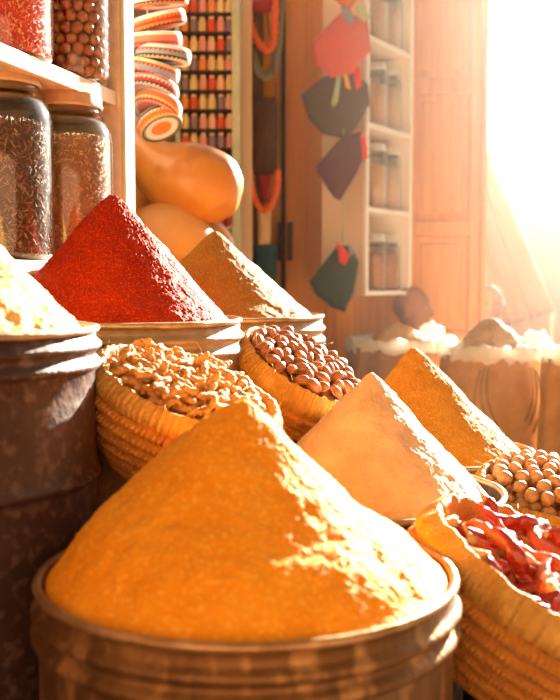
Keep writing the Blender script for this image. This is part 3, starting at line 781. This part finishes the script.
# ---------------------------------------------------------------- hanging white cabinet
dv = Vector((.539, .842, 0)); nv = Vector((.842, -.539, 0)); A = at(363.5, 296, 4.45); DC, WC = .222, .483
cab = empty('wall_cabinet', frame(dv, -nv, Vector((0, 0, 1)), A), 'open white cabinet of glass jars hanging in the hazy background', 'cabinet')
zs = [0, .385, .765, 1.152, 1.54]
def cp(name, m, *a): return bevel(MB().box(*a).build(name, m, cab, smooth=False), .003)
cp('side_panel', PEACH, 0, .015, 0.004, DC, 0, 1.555)
cp('face_frame', WHITE, -.004, .022, -.014, .004, 0, 1.555)
cp('side_panel', WHITE, WC-.018, WC, 0, DC, 0, 1.555)
cp('face_frame', WHITE, WC-.026, WC+.004, -.014, 0, 0, 1.555)
cp('back_panel', PEACH, .015, WC-.018, DC-.012, DC, 0, 1.555)
for z in zs: cp('cabinet_shelf', WHITE, .0155, WC-.0185, -.010, DC-.0125, z, z+.022)
CG = GLASS
CC = mat('beige_contents', (.72, .48, .30), .8, 0, (.85, .62, .42), 60, bump=.4, bscale=120); CC2 = mat('rust_contents', (.48, .20, .09), .8, 0, (.62, .32, .16), 60, bump=.4, bscale=120)
nm = ['lowest', 'second', 'third', 'top']
for i in range(4):
    for j, xx in enumerate((.255, .402)):
        h = .27 if i == 0 else .31
        M = cab.matrix_basis @ Matrix.Translation((xx, .070, zs[i]+.0225))
        jar(M, .054, h, '%s glass jar on the %s visible cabinet shelf' % (('near silver lidded', 'far silver lidded')[j], nm[i]), LIDS, 'glass jars in the white cabinet', seg=28, neck=.75, glass=CG)
        f = MB().lathe([(.001, .0085), (.0480, .0085), (.0480, h*.66), (.03, h*.69), (.001, h*.70)], 24)
        o = f.build('dried_goods', CC if i else CC2, M=M)
        tag(o, 'dried goods inside the %s jar on the %s cabinet shelf' % (('near', 'far')[j], nm[i]), 'dried goods', 'contents of the cabinet jars', 'stuff')

# patchwork pouches hung on the cabinet side
def dm(n, c): return mat(n, c, .9, bump=.3, bscale=90, sheen=.3)
SALM = dm('salmon_felt', (.58, .10, .05)); OLIVE = dm('olive_felt', (.10, .065, .025)); PLUM = dm('plum_felt', (.12, .035, .025)); GRNF = dm('green_felt', (.035, .05, .02)); ORF = dm('orange_felt', (.70, .20, .05))
TS = {'red': dm('red_felt', (.75, .05, .02)), 'blue': dm('blue_felt', (.25, .27, .33)), 'sage': dm('sage_felt', (.42, .50, .28)), 'yellow': dm('yellow_felt', (.85, .45, .08))}
YP = 4.27
def pouch(cx, cy, Y, poly, m, label, tabs, th=.035):
    root = empty('felt_pouch', at(cx, cy, Y), label, 'pouch', 'felt pouches hanging in a column')
    o = pillow(cx, cy, Y, poly, th, m, 'cushion', None, None); o.parent = root; o.matrix_basis = Matrix()
    c0 = at(cx, cy, Y)
    for col, pts in tabs:
        q = pillow(pts[0][0], pts[0][1], Y-th-.008, pts[1:], .007, TS[col], 'felt_tab', None, None, n=6)
        q.parent = root; q.matrix_basis = Matrix.Translation(at(pts[0][0], pts[0][1], Y-th-.008)-c0); q['label'] = col+' tab'
    return root
pouch(345, -12, YP+.02, [(328, -30), (360, -34), (364, -10), (348, 12), (334, 0)], ORF, 'orange felt pouch at the very top of the column', [])
pouch(341, 43, YP, [(312, 42), (342, 11), (368, 20), (371, 50), (352, 74), (330, 78), (314, 62)], SALM, 'salmon red felt pouch, highest whole one, with blue and sage tabs',
      [('blue', [(348, 16), (340, 7), (350, 8), (355, 20), (350, 25), (344, 18)]), ('sage', [(361, 12), (356, 5), (366, 5), (370, 18), (364, 22), (357, 16)])])
pouch(338, 104, YP+.045, [(301, 95), (325, 76), (352, 72), (368, 84), (370, 104), (356, 128), (342, 138), (322, 134), (308, 118)], OLIVE, 'dark olive felt pouch with sage and yellow tabs, under the salmon one',
      [('sage', [(335, 91), (337, 76), (341, 77), (338, 102), (333, 108), (331, 104)]), ('yellow', [(346, 82), (342, 70), (347, 72), (351, 90), (346, 88)]), ('red', [(356, 78), (352, 64), (359, 66), (362, 86), (356, 90)])])
pouch(342, 167, YP, [(316, 166), (344, 135), (362, 132), (368, 150), (358, 172), (340, 201), (334, 198), (318, 174)], PLUM, 'plum brown felt pouch, third whole one in the column', [('red', [(363, 145), (360, 132), (366, 138), (368, 158), (363, 162)])])
pouch(335, 277, YP, [(309, 281), (338, 245), (352, 246), (359, 262), (354, 292), (345, 312), (332, 308), (315, 294)], GRNF, 'dark green felt pouch at the bottom with red tab',
      [('red', [(342, 252), (337, 242), (343, 246), (350, 256), (345, 265), (339, 262)]), ('blue', [(350, 250), (347, 244), (352, 246), (354, 254), (350, 256)])], th=.03)
b = MB(); b.tube([at(343, -60, YP+.02), at(344, 100, YP+.03), at(343, 250, YP+.02)], .003, 6)
tag(b.build('string', TS['sage']), 'thin cord the felt pouches hang from', 'cord')

# ---------------------------------------------------------------- sacks of dry goods
BUR = mat('burlap', (.52, .28, .12), .85, 0, (.66, .40, .19), 12, bump=.5, bscale=200, sheen=.2); BUR2 = mat('brown_burlap', (.34, .16, .06), .85, 0, (.45, .24, .10), 12, bump=.5, bscale=200)
LINER = mat('white_plastic_liner', (.92, .86, .76), .35, 0, (.95, .9, .82), 20, bump=.4, bscale=60, translucent=.35)
INK = mat('faded_green_ink', (.22, .20, .12), .8)
G1 = powder('yellow_grain', (.55, .30, .08), (.68, .42, .14)); G2 = powder('pale_grain', (.52, .34, .20), (.70, .50, .32), bump=1, bs=150)
def sack(px, py, Y, r, m, label, seed, curls=()):
    c = at(px, py, Y); H = c.z
    root = empty('burlap_sack', (c.x, c.y, 0), label, 'sack', 'open burlap sacks in the background')
    pr = [(.001, 0), (r*.8, 0), (r*.96, .03)]+[(r*(1+.07*math.sin(t*math.pi)), .03+(H-.05)*t) for t in [i/14 for i in range(1, 15)]]
    def fn(g, rr, z, i):
        k = noise.noise(Vector((math.cos(g)*2.2+seed, math.sin(g)*2.2, z*2.5))); k2 = math.sin(g*13+seed)*.004+noise.noise(Vector((g*6, seed, z*9)))*.007
        return (rr*(1+.05*k)+k2*(rr > .01), z)
    MB().lathe(pr+[(r*.9, H-.02), (r*.86, H-.1), (.001, H-.11)], 96, fn=fn).build('sack_body', m, root)
    def fl(g, rr, z, i):
        q = noise.noise(Vector((math.cos(g)*5+seed, math.sin(g)*5, i*.25)))
        return (rr+.016*q*(i > 0), z+.022*noise.noise(Vector((math.cos(g)*7, math.sin(g)*7+seed, i*.35))))
    MB().lathe([(r*1.03, H-.038), (r*1.045, H-.022), (r*1.04, H-.004), (r*1.0, H+.014), (r*.93, H+.016), (r*.86, H-.004), (r*.84, H-.05)], 120, fn=fl).build('plastic_liner', LINER, root)
    for (g0, g1, z0, z1, bow) in curls:
        pts = []
        for i in range(16):
            t = i/15; g = g0+(g1-g0)*t+bow*math.sin(t*math.pi); z = z0+(z1-z0)*t
            kk = (z-.03)/(H-.05); rr = r*(1+.07*math.sin(kk*math.pi)); rr, _ = fn(g, rr, z, 0)
            pts.append((math.cos(g)*(rr+.0015), math.sin(g)*(rr+.0015), z))
        MB().tube(pts, .0028, 6, flat=1).build('printed_curve', INK, root)
    return root, c
sack(401, 341, 4.35, .240, BUR2, 'brown open sack under the white cabinet, left of the taller grain sack', 3)
sack(494, 348, 3.85, .210, BUR, 'tan open sack with printed curved lines and pale grain heap', 5,
     [(-1.95, -1.80, .72, .48, -.12), (-2.02, -1.90, .71, .46, -.14), (-1.88, -1.70, .72, .50, -.10), (-1.05, -1.15, .72, .50, .12), (-.98, -1.06, .71, .47, .14), (-1.12, -1.24, .72, .52, .10)])
sack(597, 352, 3.5, .185, BUR, 'tan sack at the right edge beyond the nut basket', 8)
def grain(px, py, Y, r, apx, apy, m, label, seed):
    return mound('grain_heap', px, py, Y, r, apx, apy, m, label, seed=seed, e=.25, conc=0, base=-.03, rough=.004, fine=.002, nr=50, nt=140, cat='grain heap')
grain(398, 341, 4.35, .185, 399, 323, G1, 'low yellow heap in the brown background sack', 11)
grain(492, 348, 3.85, .172, 491, 317, G2, 'pale speckled grain heap in the tan background sack', 12)
grain(597, 352, 3.5, .15, 596, 322, G2, 'pale grain heap in the sack at the right edge', 13)
# crumpled plastic bag on the brown sack
def crumple(px, py, Y, s, label, seed):
    b = MB(); n, m_ = 40, 20; v = []
    for i in range(m_+1):
        for k in range(n):
            th, g = math.pi*i/m_, 2*math.pi*k/n; d = Vector((math.sin(th)*math.cos(g), math.sin(th)*math.sin(g), math.cos(th)*.75))
            q = 1+.45*noise.noise(d*2.2+Vector((seed, 0, 0)))+.2*abs(noise.noise(d*6+Vector((0, seed, 0)))); v.append(d*q*s)
    f = [(i*n+k, (i+1)*n+k, (i+1)*n+(k+1) % n, i*n+(k+1) % n) for i in range(m_) for k in range(n)]
    return tag(b.add(v, f).build('crumpled_plastic_bag', LINER, M=Matrix.Translation(at(px, py, Y))), label, 'plastic bag')
crumple(432, 331, 4.26, .045, 'crumpled white plastic bag on the brown sack, near the bald man', 1)
crumple(536, 341, 3.82, .05, 'crumpled white plastic on the right side of the tan sack', 2)

# ---------------------------------------------------------------- two people sitting behind the sacks
SKIN = mat('brown_skin', (.36, .15, .08), .5, 0, (.42, .19, .10), 10, sss=.1); HAIR = mat('short_grey_hair', (.12, .09, .07), .9, bump=.6, bscale=400); SCL = mat('eye_white', (.75, .7, .62), .3); IRIS = mat('dark_iris', (.03, .015, .01), .3)
ROBE1 = dm('brown_robe', (.20, .11, .06)); ROBE2 = dm('cream_robe', (.62, .45, .32))
def head_verts(s=1.0, n=56, m_=40):
    """head centred on the skull, face towards -Y, height about .23"""
    v = []
    def bump(d, c, w_, a): 
        q = (d-Vector(c).normalized()).length; return a*math.exp(-(q/w_)**2)
    for i in range(m_+1):
        th = math.pi*i/m_
        for k in range(n):
            g = 2*math.pi*k/n; d = Vector((math.sin(th)*math.cos(g), math.sin(th)*math.sin(g), math.cos(th)))
            p = Vector((d.x*.077, d.y*.098, d.z*.115))
            if d.z < 0:                    # jaw narrows, chin forward
                q = -d.z; p.x *= 1-.32*q; p.y = p.y*(1-.25*q)-.022*q
            if d.y > 0 and d.z < .2: p.y *= 1-.12*(.2-d.z)
            r_ = 1+bump(d, (0, -1, -.12), .16, .20)+bump(d, (0, -1, -.26), .10, .12)      # nose
            r_ += bump(d, (.36, -.9, .06), .14, -.07)+bump(d, (-.36, -.9, .06), .14, -.07)  # eye sockets
            r_ += bump(d, (.3, -.9, .26), .16, .04)+bump(d, (-.3, -.9, .26), .16, .04)      # brow
            r_ += bump(d, (.14, -1, -.55), .14, .05)+bump(d, (-.14, -1, -.55), .14, .05)+bump(d, (0, -1, -.62), .07, -.04)  # lips
            r_ += bump(d, (0, -.8, -1.0), .25, .08)                                         # chin
            r_ += bump(d, (.6, -.7, -.15), .2, .04)+bump(d, (-.6, -.7, -.15), .2, .04)
            v.append(p*r_*s)
    f = [(i*n+k, (i+1)*n+k, (i+1)*n+(k+1) % n, i*n+(k+1) % n) for i in range(m_) for k in range(n)]
    return v, f
def skin_mesh(verts, edges, radii, sub=1):
    me = bpy.data.meshes.new('tmp'); me.from_pydata(verts, edges, []); o = bpy.data.objects.new('tmp', me); C.objects.link(o)
    m = o.modifiers.new('s', 'SKIN'); m.use_smooth_shade = True
    sv = me.skin_vertices[0].data
    for i, r_ in enumerate(radii): sv[i].radius = (r_, r_) if not isinstance(r_, tuple) else r_
    sv[0].use_root = True
    m = o.modifiers.new('u', 'SUBSURF'); m.levels = sub; m.render_levels = sub
    dg = bpy.context.evaluated_depsgraph_get(); dg.update(); ev = o.evaluated_get(dg).to_mesh()
    v = [Vector(x.co) for x in ev.vertices]; f = [tuple(p.vertices) for p in ev.polygons]
    o.evaluated_get(dg).to_mesh_clear(); bpy.data.objects.remove(o); return v, f
def person(px, py, Y, face, label, robe, cap=None, seat=.42, hair=True):
    hc = at(px, py, Y)                       # centre of the head
    root = empty('person', Matrix.Translation((hc.x, hc.y, 0)) @ Matrix.Rotation(face, 4, 'Z'), label, 'person')
    hz_ = hc.z; sh_z = hz_-.235; hip = seat+.09
    V = [(0, .06, hip), (0, .06, (hip+sh_z)/2), (0, .04, sh_z-.05), (0, .02, sh_z+.05), (0, .005, hz_-.09)]
    E = [(0, 1), (1, 2), (2, 3), (3, 4)]; Rd = [(.15, .11), (.13, .10), (.15, .10), (.055, .055), (.052, .052)]
    for s in (-1, 1):
        a = len(V)
        V += [(s*.17, .04, sh_z-.03), (s*.22, .02, sh_z-.28), (s*.17, -.20, sh_z-.36), (s*.12, -.27, sh_z-.36)]
        E += [(2, a), (a, a+1), (a+1, a+2), (a+2, a+3)]; Rd += [.055, .042, .030, .026]
        for q, (fx, fl) in enumerate(((-.028, .045), (-.010, .062), (.009, .058), (.027, .045))):
            b = len(V); V += [(s*.12+fx, -.30-fl*.4, sh_z-.365), (s*.12+fx*1.2, -.30-fl, sh_z-.385)]
            E += [(a+3, b), (b, b+1)]; Rd += [.009, .008]
        b = len(V); V += [(s*.12-s*.045, -.275, sh_z-.36), (s*.12-s*.055, -.315, sh_z-.37)]; E += [(a+3, b), (b, b+1)]; Rd += [.011, .009]
        a = len(V); V += [(s*.10, .02, hip-.01), (s*.14, -.38, hip-.005), (s*.14, -.40, .10), (s*.14, -.42, .045), (s*.145, -.56, .035)]
        E += [(0, a), (a, a+1), (a+1, a+2), (a+2, a+3), (a+3, a+4)]; Rd += [.085, .062, .042, .04, .032]
    v, f = skin_mesh(V, E, Rd)
    b = MB().add(v, f); hv, hf = head_verts(); b.add([p+Vector((0, 0, hz_)) for p in hv], hf)
    for s in (-1, 1):                        # ears
        ev = []
        for i in range(9):
            for k in range(12):
                th, g = math.pi*i/8, 2*math.pi*k/12
                ev.append(Vector((s*(.078+.010*math.sin(th)*math.cos(g)+.006*math.sin(g)*math.sin(th)), .012+.018*math.sin(th)*math.sin(g), hz_-.012+.032*math.cos(th))))
        b.add(ev, [(i*12+k, (i+1)*12+k, (i+1)*12+(k+1) % 12, i*12+(k+1) % 12) for i in range(8) for k in range(12)])
    body = b.build('body', SKIN, root)
    m = body.modifiers.new('r', 'REMESH'); m.mode = 'VOXEL'; m.voxel_size = .0065; m.use_smooth_shade = True
    m = body.modifiers.new('sm', 'SMOOTH'); m.iterations = 2; m.factor = .5
    for s in (-1, 1):
        e_ = MB().lathe([(.012*math.sin(math.pi*i/10)+1e-4, .012*math.cos(math.pi*i/10)) for i in range(11)], 16, mi=lambda i, k: 1 if i > 6 else 0)
        o = e_.build('eye', [SCL, IRIS], root); o.location = (s*.030, -.078, hz_+.006); o.rotation_euler = (R(-90), 0, 0)
    if hair:
        hv, hf = head_verts(1.022); hh = [q for q in hf if all((hv[i].z > .035 and hv[i].y > -.055) or (hv[i].y > .03 and hv[i].z > -.03) for i in q)]
        o = MB().add([p+Vector((0, 0, hz_)) for p in hv], hh).build('hair', HAIR, root); mo = o.modifiers.new('so', 'SOLIDIFY'); mo.thickness = .004
    # robe: same skeleton, larger radii, from neck to ankles
    V2 = [(0, .06, hip), (0, .06, (hip+sh_z)/2), (0, .04, sh_z-.04), (0, .03, sh_z+.01)]; E2 = [(0, 1), (1, 2), (2, 3)]; R2 = [(.19, .15), (.17, .13), (.16, .115), (.085, .08)]
    for s in (-1, 1):
        a = len(V2); V2 += [(s*.175, .04, sh_z-.03), (s*.23, .02, sh_z-.28), (s*.18, -.18, sh_z-.355)]; E2 += [(2, a), (a, a+1), (a+1, a+2)]; R2 += [.075, .065, .055]
        a = len(V2); V2 += [(s*.10, .02, hip), (s*.14, -.38, hip+.005), (s*.14, -.40, .14)]; E2 += [(0, a), (a, a+1), (a+1, a+2)]; R2 += [.12, .10, .10]
    v, f = skin_mesh(V2, E2, R2, 2); MB().add(v, f).build('robe', robe, root)
    # stool
    st = MB().box(-.17, .17, -.10, .20, seat-.12, seat-.08)
    for a in (-.15, .12):
        for c in (-.08, .15): st.box(a, a+.03, c, c+.03, 0, seat-.12)
    o = st.build('wooden_stool', DKWOOD, smooth=False, M=root.matrix_basis.copy()); tag(o, 'low dark stool under the '+label.split(' sitting')[0], 'stool')
    return root
person(411, 309, 4.86, R(72), 'bald person in brown sitting in profile behind the brown sack', ROBE1, seat=.30, hair=False)
person(491, 304, 6.1, R(-10), 'person in pale robe sitting far back, half hidden by haze', ROBE2, seat=.28)

# ---------------------------------------------------------------- awning in the hazy lane
AW = mat('faded_orange_canvas', (.46, .29, .20), .9, bump=.2, bscale=20, translucent=.05); AWE = mat('white_hem', (.9, .86, .8), .8)
YA = 6.8
aw = empty('canvas_awning', at(480, 290, YA), 'faded canvas sheet slanting down in the bright haze beyond the door', 'awning')
def wp(px, py, Y): return at(px, py, Y)-aw.location
b = MB(); n = 24; v = []
for i in range(n+1):
    t = i/n
    a, c = wp(464, 86, YA).lerp(wp(552, 312, YA), t), wp(462, 110, YA+.5).lerp(wp(468, 330, YA+.5), t)
    for j in range(n+1):
        q = a.lerp(c, j/n); q.y += .05*math.sin(j*.9+i*.2); q.z -= .04*math.sin(math.pi*j/n); v.append(q)
b.add(v, [(i*(n+1)+j, i*(n+1)+j+1, (i+1)*(n+1)+j+1, (i+1)*(n+1)+j) for i in range(n) for j in range(n)])
o = b.build('canopy', AW, aw); mo = o.modifiers.new('so', 'SOLIDIFY'); mo.thickness = .012
MB().tube([wp(464, 86, YA), wp(552, 312, YA)], .014, 8).build('hem', AWE, aw)
MB().tube([wp(552, 312, YA), wp(552, 312, YA)-Vector((0, 0, at(552, 312, YA).z))], .014, 8).build('pole', AWE, aw)
